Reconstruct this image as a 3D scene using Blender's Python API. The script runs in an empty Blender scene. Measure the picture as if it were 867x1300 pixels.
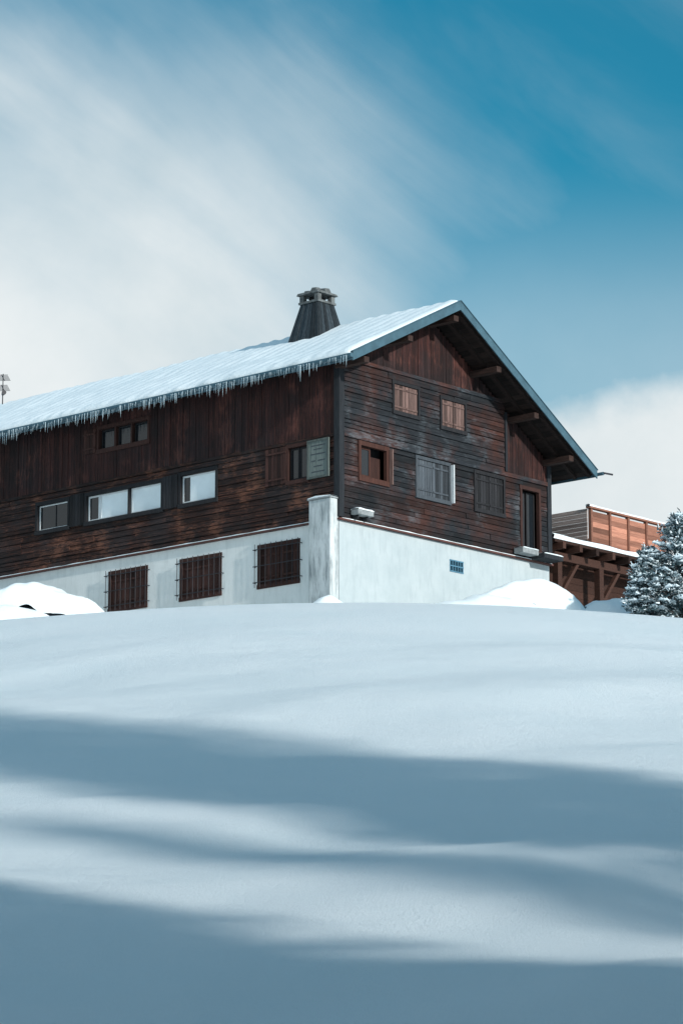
import bpy, bmesh, math, random
import numpy as np
from mathutils import Vector, Matrix, noise
random.seed(7)
scene = bpy.context.scene
scene.view_settings.view_transform = 'Standard'
scene.view_settings.look = 'None'
scene.view_settings.exposure = 0

# ------------------------------------------------------------------ materials
def newmat(name):
    m = bpy.data.materials.new(name); m.use_nodes = True
    nt = m.node_tree
    bs = nt.nodes['Principled BSDF']
    return m, nt, bs
def N(nt, typ, **kw):
    n = nt.nodes.new(typ)
    for k, v in kw.items(): setattr(n, k, v)
    return n
def ramp(nt, stops):
    r = N(nt, 'ShaderNodeValToRGB')
    el = r.color_ramp.elements
    while len(el) < len(stops): el.new(0.5)
    for e, (p, c) in zip(el, stops):
        e.position = p; e.color = (*c, 1)
    return r
def noise_n(nt, vec, scale, detail=6, rough=0.6):
    n = N(nt, 'ShaderNodeTexNoise')
    n.inputs['Scale'].default_value = scale
    n.inputs['Detail'].default_value = detail
    n.inputs['Roughness'].default_value = rough
    if vec is not None: nt.links.new(vec, n.inputs['Vector'])
    return n
def mapping(nt, scale, rot=(0, 0, 0), coord='Object'):
    tc = N(nt, 'ShaderNodeTexCoord'); mp = N(nt, 'ShaderNodeMapping')
    nt.links.new(tc.outputs[coord], mp.inputs['Vector'])
    mp.inputs['Scale'].default_value = scale
    mp.inputs['Rotation'].default_value = rot
    return mp
def mixc(nt, fac, a, b, blend='MIX'):
    m = N(nt, 'ShaderNodeMix', data_type='RGBA', blend_type=blend)
    for s, v in ((m.inputs[0], fac), (m.inputs[6], a), (m.inputs[7], b)):
        if hasattr(v, 'is_output'): nt.links.new(v, s)
        elif isinstance(v, (int, float)): s.default_value = v
        else: s.default_value = (*v, 1)
    return m.outputs[2]
def bump(nt, bs, h, strength, dist):
    b = N(nt, 'ShaderNodeBump')
    b.inputs['Strength'].default_value = strength
    b.inputs['Distance'].default_value = dist
    nt.links.new(h, b.inputs['Height'])
    nt.links.new(b.outputs['Normal'], bs.inputs['Normal'])
    return b
def wood(name, dark, mid, light, axis, patch=None, patch_amt=0.5, rough=0.78, k=1.0, psc=0.55, streak=None, streak_amt=0.0):
    dark, mid, light = [tuple(c * k for c in q) for q in (dark, mid, light)]
    m, nt, bs = newmat(name)
    sc = {'x': (0.6, 9, 14), 'y': (9, 0.6, 14), 'z': (12, 12, 0.45)}[axis]
    mp = mapping(nt, sc)
    at = N(nt, 'ShaderNodeAttribute', attribute_name='tone')
    off = N(nt, 'ShaderNodeVectorMath', operation='ADD')
    sc2 = N(nt, 'ShaderNodeMath', operation='MULTIPLY'); sc2.inputs[1].default_value = 37
    nt.links.new(at.outputs['Fac'], sc2.inputs[0])
    nt.links.new(mp.outputs[0], off.inputs[0]); nt.links.new(sc2.outputs[0], off.inputs[1])
    n1 = noise_n(nt, off.outputs[0], 2.2, 12, 0.8)
    r = ramp(nt, [(0.36, dark), (0.52, mid), (0.70, light)])
    nt.links.new(n1.outputs['Fac'], r.inputs[0])
    col = r.outputs[0]
    mp2 = mapping(nt, (1, 1, 1))
    if patch:
        n2 = noise_n(nt, mp2.outputs[0], psc, 6, 0.65)
        r2 = ramp(nt, [(0.44, (0, 0, 0)), (0.60, (patch_amt,) * 3)])
        nt.links.new(n2.outputs['Fac'], r2.inputs[0])
        pr = ramp(nt, [(0.35, tuple(c * 0.2 * k for c in patch)), (0.68, tuple(c * k for c in patch))])
        nt.links.new(n1.outputs['Fac'], pr.inputs[0])
        col = mixc(nt, r2.outputs[0], col, pr.outputs[0])
    if streak:
        mp3 = mapping(nt, {'x': (1.3, 5, 9), 'y': (5, 1.3, 9), 'z': (8, 8, 0.9)}[axis])
        n4 = noise_n(nt, mp3.outputs[0], 3.0, 10, 0.78)
        n5 = noise_n(nt, mp2.outputs[0], 0.9, 4, 0.6)
        mu = N(nt, 'ShaderNodeMath', operation='MULTIPLY'); nt.links.new(n4.outputs['Fac'], mu.inputs[0]); nt.links.new(n5.outputs['Fac'], mu.inputs[1])
        r4 = ramp(nt, [(0.27, (0, 0, 0)), (0.37, (streak_amt,) * 3)]); nt.links.new(mu.outputs[0], r4.inputs[0])
        col = mixc(nt, r4.outputs[0], col, streak)  # lighter noise streaks mixed over the grain colour
    mr = N(nt, 'ShaderNodeMapRange'); mr.inputs[3].default_value = 0.4; mr.inputs[4].default_value = 1.6
    nt.links.new(at.outputs['Fac'], mr.inputs[0])
    hs = N(nt, 'ShaderNodeHueSaturation')
    nt.links.new(mr.outputs[0], hs.inputs['Value']); nt.links.new(col, hs.inputs['Color'])
    nt.links.new(hs.outputs[0], bs.inputs['Base Color'])
    bs.inputs['Roughness'].default_value = rough
    bs.inputs['Specular IOR Level'].default_value = 0.25
    bump(nt, bs, n1.outputs['Fac'], 0.8, 0.035)
    return m
def plain(name, c, rough=0.6, var=0.25, scale=4, metallic=0, bumpd=0.004, spec=0.4):
    m, nt, bs = newmat(name)
    mp = mapping(nt, (1, 1, 1))
    n = noise_n(nt, mp.outputs[0], scale, 7, 0.65)
    r = ramp(nt, [(0.3, tuple(x * (1 - var) for x in c)), (0.7, tuple(min(1, x * (1 + var)) for x in c))])
    nt.links.new(n.outputs['Fac'], r.inputs[0]); nt.links.new(r.outputs[0], bs.inputs['Base Color'])
    bs.inputs['Roughness'].default_value = rough; bs.inputs['Metallic'].default_value = metallic
    bs.inputs['Specular IOR Level'].default_value = spec
    if bumpd: bump(nt, bs, n.outputs['Fac'], 0.5, bumpd)
    return m

def snow_mat(name, ground=False):
    m, nt, bs = newmat(name)
    mp = mapping(nt, (1, 1, 1))
    n0 = noise_n(nt, mp.outputs[0], 0.25, 4, 0.5)
    r = ramp(nt, [(0.3, (0.80, 0.88, 0.90)), (0.7, (0.85, 0.91, 0.925))])
    nt.links.new(n0.outputs['Fac'], r.inputs[0]); nt.links.new(r.outputs[0], bs.inputs['Base Color'])
    bs.inputs['Roughness'].default_value = 0.6
    bs.inputs['Specular IOR Level'].default_value = 0.3
    if ground:
        a = noise_n(nt, mapping(nt, (1.0, 1.8, 1), (0, 0, 0.5)).outputs[0], 0.7, 4, 0.5)
        b = noise_n(nt, mp.outputs[0], 7, 8, 0.72)
        c = noise_n(nt, mp.outputs[0], 26, 4, 0.85)
        prev = None
        for q, st, ds in ((a, 0.5, 0.07), (b, 0.7, 0.05), (c, 0.9, 0.04)):
            bb = N(nt, 'ShaderNodeBump'); bb.inputs['Strength'].default_value = st; bb.inputs['Distance'].default_value = ds
            nt.links.new(q.outputs['Fac'], bb.inputs['Height'])
            if prev: nt.links.new(prev.outputs[0], bb.inputs['Normal'])
            prev = bb
        nt.links.new(prev.outputs[0], bs.inputs['Normal'])
    else:
        b = noise_n(nt, mp.outputs[0], 6, 6, 0.65)
        bump(nt, bs, b.outputs['Fac'], 0.5, 0.04)
    return m

M_ground = snow_mat('snow_ground', True)
M_snow = snow_mat('snow_soft')
M_gable = wood('wood_gable_logs', (0.008, 0.011, 0.015), (0.024, 0.029, 0.035), (0.085, 0.092, 0.10), 'x', (0.16, 0.055, 0.036), 0.8, k=0.6, psc=0.42, streak=(0.115, 0.135, 0.15), streak_amt=0.5)
M_side = wood('wood_side_logs', (0.008, 0.007, 0.008), (0.038, 0.017, 0.013), (0.29, 0.105, 0.062), 'y', (0.055, 0.048, 0.05), 0.7, k=0.85, psc=0.6, streak=(0.27, 0.11, 0.065), streak_amt=0.65)
M_vert = wood('wood_vertical_boards', (0.012, 0.007, 0.008), (0.044, 0.016, 0.014), (0.16, 0.05, 0.035), 'z', (0.035, 0.026, 0.028), 0.7, k=0.78, psc=0.5, streak=(0.16, 0.058, 0.042), streak_amt=0.5)
M_beam = wood('wood_beams', (0.012, 0.014, 0.018), (0.03, 0.035, 0.042), (0.07, 0.075, 0.08), 'z', k=0.8)
M_soffit = wood('wood_soffit', (0.012, 0.009, 0.009), (0.035, 0.022, 0.018), (0.07, 0.04, 0.03), 'y', k=0.6)
M_purlin = wood('wood_purlins', (0.03, 0.018, 0.015), (0.09, 0.05, 0.04), (0.17, 0.10, 0.08), 'y', k=0.45)
M_trim = plain('trim_redbrown', (0.09, 0.03, 0.022), 0.6)
M_shut_pink = wood('shutter_faded', (0.07, 0.045, 0.04), (0.17, 0.105, 0.09), (0.32, 0.21, 0.18), 'z', k=0.75)
M_shut_grey = wood('shutter_grey', (0.05, 0.065, 0.08), (0.11, 0.13, 0.15), (0.2, 0.22, 0.24), 'z', k=0.55)
M_shut_dark = wood('shutter_darkgrey', (0.02, 0.022, 0.028), (0.045, 0.045, 0.05), (0.10, 0.095, 0.1), 'z', k=0.4)
M_shut_green = wood('shutter_green', (0.07, 0.09, 0.085), (0.14, 0.17, 0.16), (0.26, 0.29, 0.26), 'z', k=0.95)
M_shut_brown = wood('shutter_brown', (0.03, 0.014, 0.012), (0.065, 0.028, 0.022), (0.11, 0.05, 0.04), 'z', k=0.75)
M_frame_br = wood('frame_brown', (0.06, 0.024, 0.018), (0.13, 0.052, 0.037), (0.2, 0.085, 0.06), 'z', k=0.5)
M_frame_wh = plain('frame_white', (0.66, 0.70, 0.71), 0.5, 0.12)
M_curtain = plain('curtain_white', (0.78, 0.85, 0.87), 0.8, 0.08, 1.2, bumpd=0)
M_black = plain('dark_interior', (0.008, 0.009, 0.011), 0.8, 0.3, bumpd=0)
M_iron = plain('iron_bars', (0.02, 0.02, 0.025), 0.5, 0.3)
M_fascia = plain('fascia_teal_metal', (0.05, 0.105, 0.135), 0.45, 0.25, 3)
M_vent = plain('vent_blue', (0.08, 0.2, 0.28), 0.5, 0.2)
M_conc = plain('concrete_ledge', (0.25, 0.27, 0.275), 0.85, 0.35, 6)
M_chim = wood('chimney_boards', (0.010, 0.016, 0.021), (0.026, 0.036, 0.043), (0.06, 0.072, 0.08), 'z', k=0.9)
M_stone = plain('chimney_stone', (0.11, 0.12, 0.12), 0.9, 0.7, 5, bumpd=0.04)

def plaster(name, lo, hi, stain, amt, th):
    m, nt, bs = newmat(name)
    mp = mapping(nt, (1, 1, 1))
    n = noise_n(nt, mp.outputs[0], 0.9, 8, 0.65)
    r = ramp(nt, [(0.3, lo), (0.65, hi)])
    nt.links.new(n.outputs['Fac'], r.inputs[0])
    ms = mapping(nt, (2.5, 2.5, 0.45))
    n2 = noise_n(nt, ms.outputs[0], 2, 7, 0.72)
    r2 = ramp(nt, [(th, (0, 0, 0)), (th + 0.22, (amt,) * 3)])
    nt.links.new(n2.outputs['Fac'], r2.inputs[0])
    c = mixc(nt, r2.outputs[0], r.outputs[0], stain)
    nt.links.new(c, bs.inputs['Base Color'])
    bs.inputs['Roughness'].default_value = 0.85
    n3 = noise_n(nt, mp.outputs[0], 25, 5, 0.7)
    bump(nt, bs, n3.outputs['Fac'], 0.4, 0.015)
    return m
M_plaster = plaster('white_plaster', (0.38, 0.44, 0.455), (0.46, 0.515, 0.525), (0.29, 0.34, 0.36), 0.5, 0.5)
M_plaster_side = plaster('white_plaster_shade_lift', (0.68, 0.71, 0.69), (0.79, 0.81, 0.79), (0.50, 0.53, 0.51), 0.5, 0.5)  # same plaster painted lighter to make up for shade on the long wall
M_plaster_old = plaster('weathered_plaster', (0.42, 0.46, 0.46), (0.60, 0.64, 0.64), (0.12, 0.15, 0.16), 0.85, 0.47)
def glass(name):
    m, nt, bs = newmat(name)
    bs.inputs['Base Color'].default_value = (0.01, 0.014, 0.018, 1)
    bs.inputs['Roughness'].default_value = 0.06
    bs.inputs['IOR'].default_value = 1.5
    n = noise_n(nt, mapping(nt, (1, 1, 1)).outputs[0], 1.5, 2)
    bump(nt, bs, n.outputs['Fac'], 0.2, 0.01)
    return m
M_glass = glass('window_glass')
def ice():
    m, nt, bs = newmat('ice')
    bs.inputs['Base Color'].default_value = (0.6, 0.74, 0.80, 1)
    bs.inputs['Roughness'].default_value = 0.2
    bs.inputs['Transmission Weight'].default_value = 0.35
    bs.inputs['IOR'].default_value = 1.31
    return m
M_ice = ice()
M_ter_or = wood('terrace_boards_orange', (0.24, 0.10, 0.065), (0.40, 0.18, 0.12), (0.52, 0.26, 0.18), 'x', k=0.95)
M_ter_gr = wood('terrace_boards_grey', (0.10, 0.075, 0.065), (0.2, 0.15, 0.13), (0.32, 0.25, 0.22), 'y', k=1.3)
M_ter_beam = wood('terrace_beams', (0.04, 0.02, 0.015), (0.11, 0.05, 0.035), (0.2, 0.09, 0.06), 'y', k=0.45)

# ------------------------------------------------------------------ builder
class B:
    def __init__(s): s.v = []; s.f = []; s.t = []; s.m = []; s.mats = []
    def mi(s, mat):
        if mat not in s.mats: s.mats.append(mat)
        return s.mats.index(mat)
    def hexa(s, p, mat, tone=None):
        i = len(s.v); s.v += [tuple(q) for q in p]
        t = random.random() if tone is None else tone
        for f in ((0, 3, 2, 1), (4, 5, 6, 7), (0, 1, 5, 4), (1, 2, 6, 5), (2, 3, 7, 6), (3, 0, 4, 7)):
            s.f.append(tuple(i + k for k in f)); s.t.append(t); s.m.append(s.mi(mat))
    def box(s, x0, x1, y0, y1, z0, z1, mat, tone=None):
        s.hexa([(x0, y0, z0), (x1, y0, z0), (x1, y1, z0), (x0, y1, z0),
                (x0, y0, z1), (x1, y0, z1), (x1, y1, z1), (x0, y1, z1)], mat, tone)
    def fbox(s, F, t0, t1, o0, o1, z0, z1, mat, tone=None):
        a = F(t0, o0, z0); b = F(t1, o1, z1)
        s.box(min(a[0], b[0]), max(a[0], b[0]), min(a[1], b[1]), max(a[1], b[1]), z0, z1, mat, tone)
    def cyl(s, p0, p1, r0, r1, n, mat, tone=0.5):
        p0 = Vector(p0); p1 = Vector(p1); d = (p1 - p0).normalized()
        a = d.orthogonal().normalized(); b = d.cross(a)
        i = len(s.v)
        for k in range(n):
            an = 2 * math.pi * k / n; o = a * math.cos(an) + b * math.sin(an)
            s.v.append(tuple(p0 + o * r0)); s.v.append(tuple(p1 + o * r1))
        for k in range(n):
            k2 = (k + 1) % n
            s.f.append((i + 2 * k, i + 2 * k2, i + 2 * k2 + 1, i + 2 * k + 1)); s.t.append(tone); s.m.append(s.mi(mat))
        s.f.append(tuple(i + 2 * k for k in range(n))[::-1]); s.t.append(tone); s.m.append(s.mi(mat))
        s.f.append(tuple(i + 2 * k + 1 for k in range(n))); s.t.append(tone); s.m.append(s.mi(mat))
    def grid(s, P, mat, tone=0.5):
        n = len(P); k = len(P[0]); i = len(s.v)
        for r in P: s.v += [tuple(q) for q in r]
        for a in range(n - 1):
            for b in range(k - 1):
                s.f.append((i + a * k + b, i + a * k + b + 1, i + (a + 1) * k + b + 1, i + (a + 1) * k + b)); s.t.append(tone); s.m.append(s.mi(mat))
    def obj(s, name, parent=None, smooth=False, bevel=0, fixn=False):
        me = bpy.data.meshes.new(name); me.from_pydata(s.v, [], s.f)
        for m in s.mats: me.materials.append(m)
        me.polygons.foreach_set('material_index', s.m)
        at = me.attributes.new('tone', 'FLOAT', 'FACE'); at.data.foreach_set('value', s.t)
        if smooth: me.polygons.foreach_set('use_smooth', [True] * len(s.f))
        me.update()
        if fixn:
            bm = bmesh.new(); bm.from_mesh(me); bmesh.ops.recalc_face_normals(bm, faces=bm.faces); bm.to_mesh(me); bm.free()
        o = bpy.data.objects.new(name, me); scene.collection.objects.link(o)
        if parent: o.parent = parent
        if bevel:
            md = o.modifiers.new('b', 'BEVEL'); md.width = bevel; md.segments = 2; md.limit_method = 'ANGLE'
        return o
def empty(name, loc, rz=0):
    e = bpy.data.objects.new(name, None); scene.collection.objects.link(e)
    e.location = loc; e.rotation_euler = (0, 0, rz); e.empty_display_size = 1
    return e

# ------------------------------------------------------------------ terrain
CAMZ = 1.6
ky = [-4000, -20, 0, 12, 25, 35, 38, 46, 61, 75, 82, 88, 93, 98, 120, 4000]
kz = [0, 0, 0, 0.6, 2.47, 4.14, 4.8, 6.5, 10.3, 13.75, 15.5, 16.92, 17.65, 17.85, 17.9, 17.9]
dy = np.arange(-60, 200, 0.5); dz = np.interp(dy, ky, kz)
g = np.exp(-0.5 * (np.arange(-12, 13) * 0.5 / 2.2) ** 2); g /= g.sum()
dzs = np.convolve(np.pad(dz, 12, mode='edge'), g, mode='valid')
def H(x, y):
    z = float(np.interp(y, dy, dzs))
    w = min(1, max(0, (y - 25) / 50))
    z -= 2.6 * (1 - math.exp(-((x - 0.3) / 22) ** 2)) * w
    fade = min(1, max(0, (y - 10) / 15)) * (1 if y < 72 else max(0.15, 1 - (y - 72) / 14))
    if y > 130: fade = 0.25
    kk = x * 0.65 - y * 0.76; ww = x * 0.76 + y * 0.65
    z += fade * (0.40 * noise.noise(Vector((x / 11 + 3.1, y / 12 + x / 30, 0.3)))
                 + 0.30 * noise.noise(Vector((kk / 5.5 + 0.7, ww / 11, 5.1)))
                 + 0.07 * noise.noise(Vector((kk / 2.2, ww / 4.5, 2.1)))
                 + 0.02 * noise.noise(Vector((x / 0.9, y / 0.7, 9.1))))
    return z
def spaced(lo, hi, step, far):
    core = list(np.arange(lo, hi + step / 2, step)); l = []; r = []
    d = step; p = lo
    while p > -far: d *= 1.35; p -= d; l.append(p)
    d = step; p = hi
    while p < far: d *= 1.35; p += d; r.append(p)
    return l[::-1] + core + r
xs = spaced(-18, 18, 0.2, 3500); ys = spaced(16, 104, 0.22, 3500)
tb_v = [(x, y, H(x, y)) for y in ys for x in xs]
nx = len(xs)
tb_f = [(j * nx + i, j * nx + i + 1, (j + 1) * nx + i + 1, (j + 1) * nx + i) for j in range(len(ys) - 1) for i in range(nx - 1)]
me = bpy.data.meshes.new('snowy_ground'); me.from_pydata(tb_v, [], tb_f); me.materials.append(M_ground)
me.polygons.foreach_set('use_smooth', [True] * len(tb_f)); me.update()
o = bpy.data.objects.new('snowy_ground', me); scene.collection.objects.link(o)

# ------------------------------------------------------------------ chalet
Z0 = 20.8
house = empty('wooden_chalet', (-0.075, 95, Z0), math.radians(48.2))
G = lambda t, o, z: (t, -o, z)
L = lambda t, o, z: (-o, t, z)
W = 10.8; LEN = 24.0
XL, XR, XM = -0.9, 11.7, 4.43
ZL, ZR, ZM = 5.02, 3.25, 7.75
YF = -1.38
def zr(x):
    return ZL + (ZM - ZL) * (x - XL) / (XM - XL) if x <= XM else ZM + (ZR - ZM) * (x - XM) / (XR - XM)
def subtract(iv, cuts):
    out = [iv]
    for c0, c1 in cuts:
        nw = []
        for a, b in out:
            if c1 <= a or c0 >= b: nw.append((a, b)); continue
            if c0 > a: nw.append((a, c0))
            if c1 < b: nw.append((c1, b))
        out = nw
    return [(a, b) for a, b in out if b - a > 0.02]
def rows(b, F, ta, tb, z0, z1, n, ops, mat, base=0.0):
    hs = [random.uniform(0.75, 1.25) for _ in range(n)]; s_ = sum(hs); a = z0
    for i in range(n):
        h = hs[i] / s_ * (z1 - z0); zm = a + h / 2
        t0 = ta(zm) if callable(ta) else ta; t1 = tb(zm) if callable(tb) else tb
        rt = random.random()
        if t1 > t0:
            for s0, s1 in subtract((t0, t1), [(o[0], o[1]) for o in ops if o[2] < zm < o[3]]):
                p = s0
                while p < s1 - 0.01:
                    e = p + random.uniform(1.8, 5.5)
                    if s1 - e < 1: e = s1
                    o1 = 0.03 + random.uniform(0.0, 0.035) + base
                    tn = min(1, max(0, rt * 0.35 + random.random() * 0.55))
                    zl = a + 0.006 + random.uniform(0, 0.010); zh = a + h - 0.004 - random.uniform(0, 0.006)
                    oa = o1 + random.uniform(-0.012, 0.006)
                    P = [F(p + 0.004, -0.06, zl), F(e - 0.004, -0.06, zl), F(e - 0.004, o1, zl), F(p + 0.004, o1, zl),
                         F(p + 0.004, -0.06, zh), F(e - 0.004, -0.06, zh), F(e - 0.004, oa - 0.012, zh), F(p + 0.004, oa - 0.012, zh)]
                    b.hexa(P, mat, tn)
                    p = e
        a += h
def cols(b, F, t0, t1, zb, zt, w, ops, mat, base=0.0):
    n = int((t1 - t0) / w); w = (t1 - t0) / n
    for i in range(n):
        a = t0 + i * w; tm = a + w / 2
        lo = zb(tm) if callable(zb) else zb; hi = zt(tm) if callable(zt) else zt
        for s0, s1 in subtract((lo, hi), [(o[2], o[3]) for o in ops if o[0] < tm < o[1]]):
            b.fbox(F, a + 0.004, a + w - 0.004, -0.06, 0.035 + random.uniform(0, 0.018) + base, s0 - (random.uniform(0, 0.03) if s0 == lo and base else 0), s1, mat, 0.15 + 0.6 * random.random())
E = (0.90, 2.30, 1.45, 2.62); Fw = (3.72, 5.42, 1.33, 2.6); Gw = (6.74, 8.30, 1.33, 2.6); Dr = (9.2, 10.25, 0.30, 2.47)
I = (2.58, 3.86, 3.95, 4.93); J = (5.0, 6.28, 3.85, 4.85)
A = (5.37, 7.09, 1.36, 2.42); B1 = (7.91, 11.64, 1.36, 2.36); C = (12.47, 14.11, 1.36, 2.36); D = (1.29, 2.18, 1.45, 2.62)
U = (8.55, 11.05, 3.8, 4.6)
b = B()
roofL = lambda z: XL + (z - ZL) / ((ZM - ZL) / (XM - XL))
gops = [E, Fw, Gw, Dr, I, J]
under = 0.26
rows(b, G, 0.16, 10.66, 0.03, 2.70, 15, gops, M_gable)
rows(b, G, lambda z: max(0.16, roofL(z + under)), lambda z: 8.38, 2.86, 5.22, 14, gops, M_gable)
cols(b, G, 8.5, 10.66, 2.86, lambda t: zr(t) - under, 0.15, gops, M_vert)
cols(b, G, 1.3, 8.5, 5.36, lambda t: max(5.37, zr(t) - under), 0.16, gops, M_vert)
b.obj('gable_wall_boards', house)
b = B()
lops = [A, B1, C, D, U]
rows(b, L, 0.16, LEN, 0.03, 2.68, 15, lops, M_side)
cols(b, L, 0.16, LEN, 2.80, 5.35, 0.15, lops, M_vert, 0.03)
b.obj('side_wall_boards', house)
b = B()
cols(b, lambda t, o, z: (W + o, t, z), 0.1, LEN, -0.0, 3.6, 0.2, [], M_vert)
cols(b, lambda t, o, z: (t, LEN + o, z), 0.0, W, 0.0, lambda t: zr(t) - under, 0.2, [], M_vert)
b.obj('rear_wall_boards', house)
b = B()
b.box(-0.09, 0.15, -0.09, 0.15, 0.05, 5.4, M_beam, 0.35)
b.box(10.67, 10.88, -0.09, 0.12, 0.05, 3.7, M_beam, 0.4)
b.box(8.39, 8.49, -0.085, 0.02, 2.87, 4.95, M_beam, 0.3)
b.fbox(G, 0.16, 10.66, 0.0, 0.10, 2.71, 2.85, M_gable, 0.9)
b.fbox(G, 1.1, 8.5, 0.0, 0.10, 5.23, 5.35, M_gable, 0.9)
b.fbox(L, 0.16, LEN, 0.0, 0.085, 2.69, 2.79, M_side, 0.2)
b.obj('corner_posts_and_belts', house, bevel=0.008)
def wallcells(b, F, t0, t1, z0, z1, th, ops, mat):
    T = sorted({t0, t1, *[o[0] for o in ops], *[o[1] for o in ops]}); Zs = sorted({z0, z1, *[o[2] for o in ops], *[o[3] for o in ops]})
    for a, c in zip(T, T[1:]):
        for p, q in zip(Zs, Zs[1:]):
            if any(o[0] - 1e-4 <= a and c <= o[1] + 1e-4 and o[2] - 1e-4 <= p and q <= o[3] + 1e-4 for o in ops): continue
            b.fbox(F, a, c, -th, 0, p, q, mat, 0.5)
bw = [(1.72, 3.5, -1.80, -0.50), (5.2, 7.05, -1.80, -0.52), (8.65, 10.45, -1.80, -0.52), (14, 15.6, -1.8, -0.52)]
vent = (5.48, 6.15, -0.95, -0.58)
b = B()
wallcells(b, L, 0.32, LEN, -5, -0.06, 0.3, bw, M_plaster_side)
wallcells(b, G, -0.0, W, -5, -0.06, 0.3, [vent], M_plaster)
b.box(W - 0.3, W, 0.32, LEN, -5, -0.06, M_plaster); b.box(0.32, W - 0.32, LEN - 0.3, LEN, -5, -0.06, M_plaster)
b.obj('basement_walls', house)
b = B()
b.box(-0.42, 0.0 - 0.004, 0.0, 0.93, -5, 0.62, M_plaster_old, 0.5)
b.obj('corner_buttress', house, bevel=0.03)
b = B()
b.box(-0.46, 0.02, -0.03, 0.96, 0.62, 0.67, M_conc, 0.5)
b.fbox(G, -0.1, W + 0.1, -0.1, 0.13, -0.055, 0.0, M_trim, 0.5)
b.fbox(L, 0.96, LEN, -0.1, 0.12, -0.055, 0.0, M_trim, 0.2)
b.obj('base_ledge_trim', house, bevel=0.006)
def snow_strip(b, F, t0, t1, o0, o1, z, th, seg=0.25):
    n = max(3, int((t1 - t0) / seg)); P = []
    for i in range(n + 1):
        t = t0 + (t1 - t0) * i / n
        k = th * (0.65 + 0.5 * noise.noise(Vector((t * 1.7, z * 3, o1 * 9)))) * (1 if 0 < i < n else 0.3)
        P.append([F(t, o0, z), F(t, o0, z + k), F(t, (o0 + o1) / 2, z + k * 1.05), F(t, o1 - 0.01, z + k * 0.75), F(t, o1 + 0.012, z + k * 0.3), F(t, o1, z - 0.005)])
    b.grid(P, M_snow)
b = B()
snow_strip(b, G, 0, W, 0.0, 0.125, 0.002, 0.045); snow_strip(b, L, 0.96, LEN, 0.0, 0.115, 0.002, 0.05)
snow_strip(b, L, -0.03, 0.96, 0.0, 0.44, 0.672, 0.14)
b.obj('ledge_snow', house, smooth=True, fixn=True)

# windows -----------------------------------------------------------
def frame(b, F, op, mat, w=0.08, o0=-0.05, o1=0.085):
    t0, t1, z0, z1 = op
    b.fbox(F, t0 - 0.05, t1 + 0.05, o0, o1, z1 - w + 0.02, z1 + 0.07, mat, 0.5)
    b.fbox(F, t0 - 0.05, t1 + 0.05, o0, o1 + 0.02, z0 - 0.09, z0 + w - 0.02, mat, 0.6)
    b.fbox(F, t0 - 0.04, t0 + w - 0.02, o0, o1, z0 + w - 0.02, z1 - w + 0.02, mat, 0.4)
    b.fbox(F, t1 - w + 0.02, t1 + 0.04, o0, o1, z0 + w - 0.02, z1 - w + 0.02, mat, 0.5)
def casement(b, F, t0, t1, z0, z1, mat, w=0.05, mull=0, glassm=M_glass, curtain=None, o=-0.03, cfrac=1.0):
    b.fbox(F, t0, t1, o - 0.04, o, z1 - w, z1, mat, 0.5); b.fbox(F, t0, t1, o - 0.04, o, z0, z0 + w, mat, 0.5)
    b.fbox(F, t0, t0 + w, o - 0.04, o, z0 + w, z1 - w, mat, 0.5); b.fbox(F, t1 - w, t1, o - 0.04, o, z0 + w, z1 - w, mat, 0.5)
    for k in range(mull):
        tm = t0 + (t1 - t0) * (k + 1) / (mull + 1)
        b.fbox(F, tm - 0.02, tm + 0.02, o - 0.035, o - 0.004, z0 + w, z1 - w, mat, 0.5)
    if curtain is None:
        b.fbox(F, t0 + w, t1 - w, o - 0.03, o - 0.022, z0 + w, z1 - w, glassm, 0.5)
    else:
        zc = z0 + w + (z1 - z0 - 2 * w) * cfrac
        b.fbox(F, t0 + w, t1 - w, o - 0.03, o - 0.022, z0 + w, zc, curtain, 0.5)
        if cfrac < 1: b.fbox(F, t0 + w, t1 - w, o - 0.03, o - 0.022, zc + 0.001, z1 - w, glassm, 0.5)
def shutter(b, F, t0, t1, z0, z1, mat, o=0.06, battens=(0.2, 0.8), th=0.035, n=None):
    n = n or max(3, int((t1 - t0) / 0.13)); w = (t1 - t0) / n
    for i in range(n):
        b.fbox(F, t0 + i * w + 0.006, t0 + (i + 1) * w - 0.006, o, o + th + random.uniform(0, 0.006), z0 + random.uniform(0, 0.008), z1, mat)
    for q in battens:
        zc = z0 + (z1 - z0) * q
        b.fbox(F, t0 + 0.02, t1 - 0.02, o + th + 0.008, o + th + 0.03, zc - 0.03, zc + 0.03, mat, 0.6)
b = B()
for F, op in ((G, E), (G, Dr), (L, D), (L, U), (L, C), (L, A), (L, B1), (G, I), (G, J), (G, Fw), (G, Gw)):
    b.fbox(F, op[0] - 0.1, op[1] + 0.1, -0.42, -0.38, op[2] - 0.1, op[3] + 0.1, M_black, 0.5)  # near-black panels stand in for the unlit rooms behind the openings
for op in bw: b.fbox(L, op[0] - 0.1, op[1] + 0.1, -0.36, -0.31, op[2] - 0.1, op[3] + 0.1, M_black, 0.5)
b.fbox(G, vent[0], vent[1], -0.36, -0.28, vent[2], vent[3], M_black, 0.5)
b.obj('opening_dark_panels', house)
b = B()
frame(b, L, A, M_shut_dark, 0.07); casement(b, L, 5.43, 7.03, 1.42, 2.36, M_frame_wh, 0.06, 0, curtain=M_curtain)
b.fbox(L, 6.7, 6.97, -0.05, -0.045, 1.49, 2.3, M_glass)
frame(b, L, B1, M_shut_dark, 0.07)
casement(b, L, 7.97, 9.48, 1.42, 2.30, M_frame_wh, 0.06, 0, curtain=M_curtain)
b.fbox(L, 9.49, 9.55, -0.05, 0.08, 1.4, 2.32, M_shut_dark, 0.5)
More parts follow.
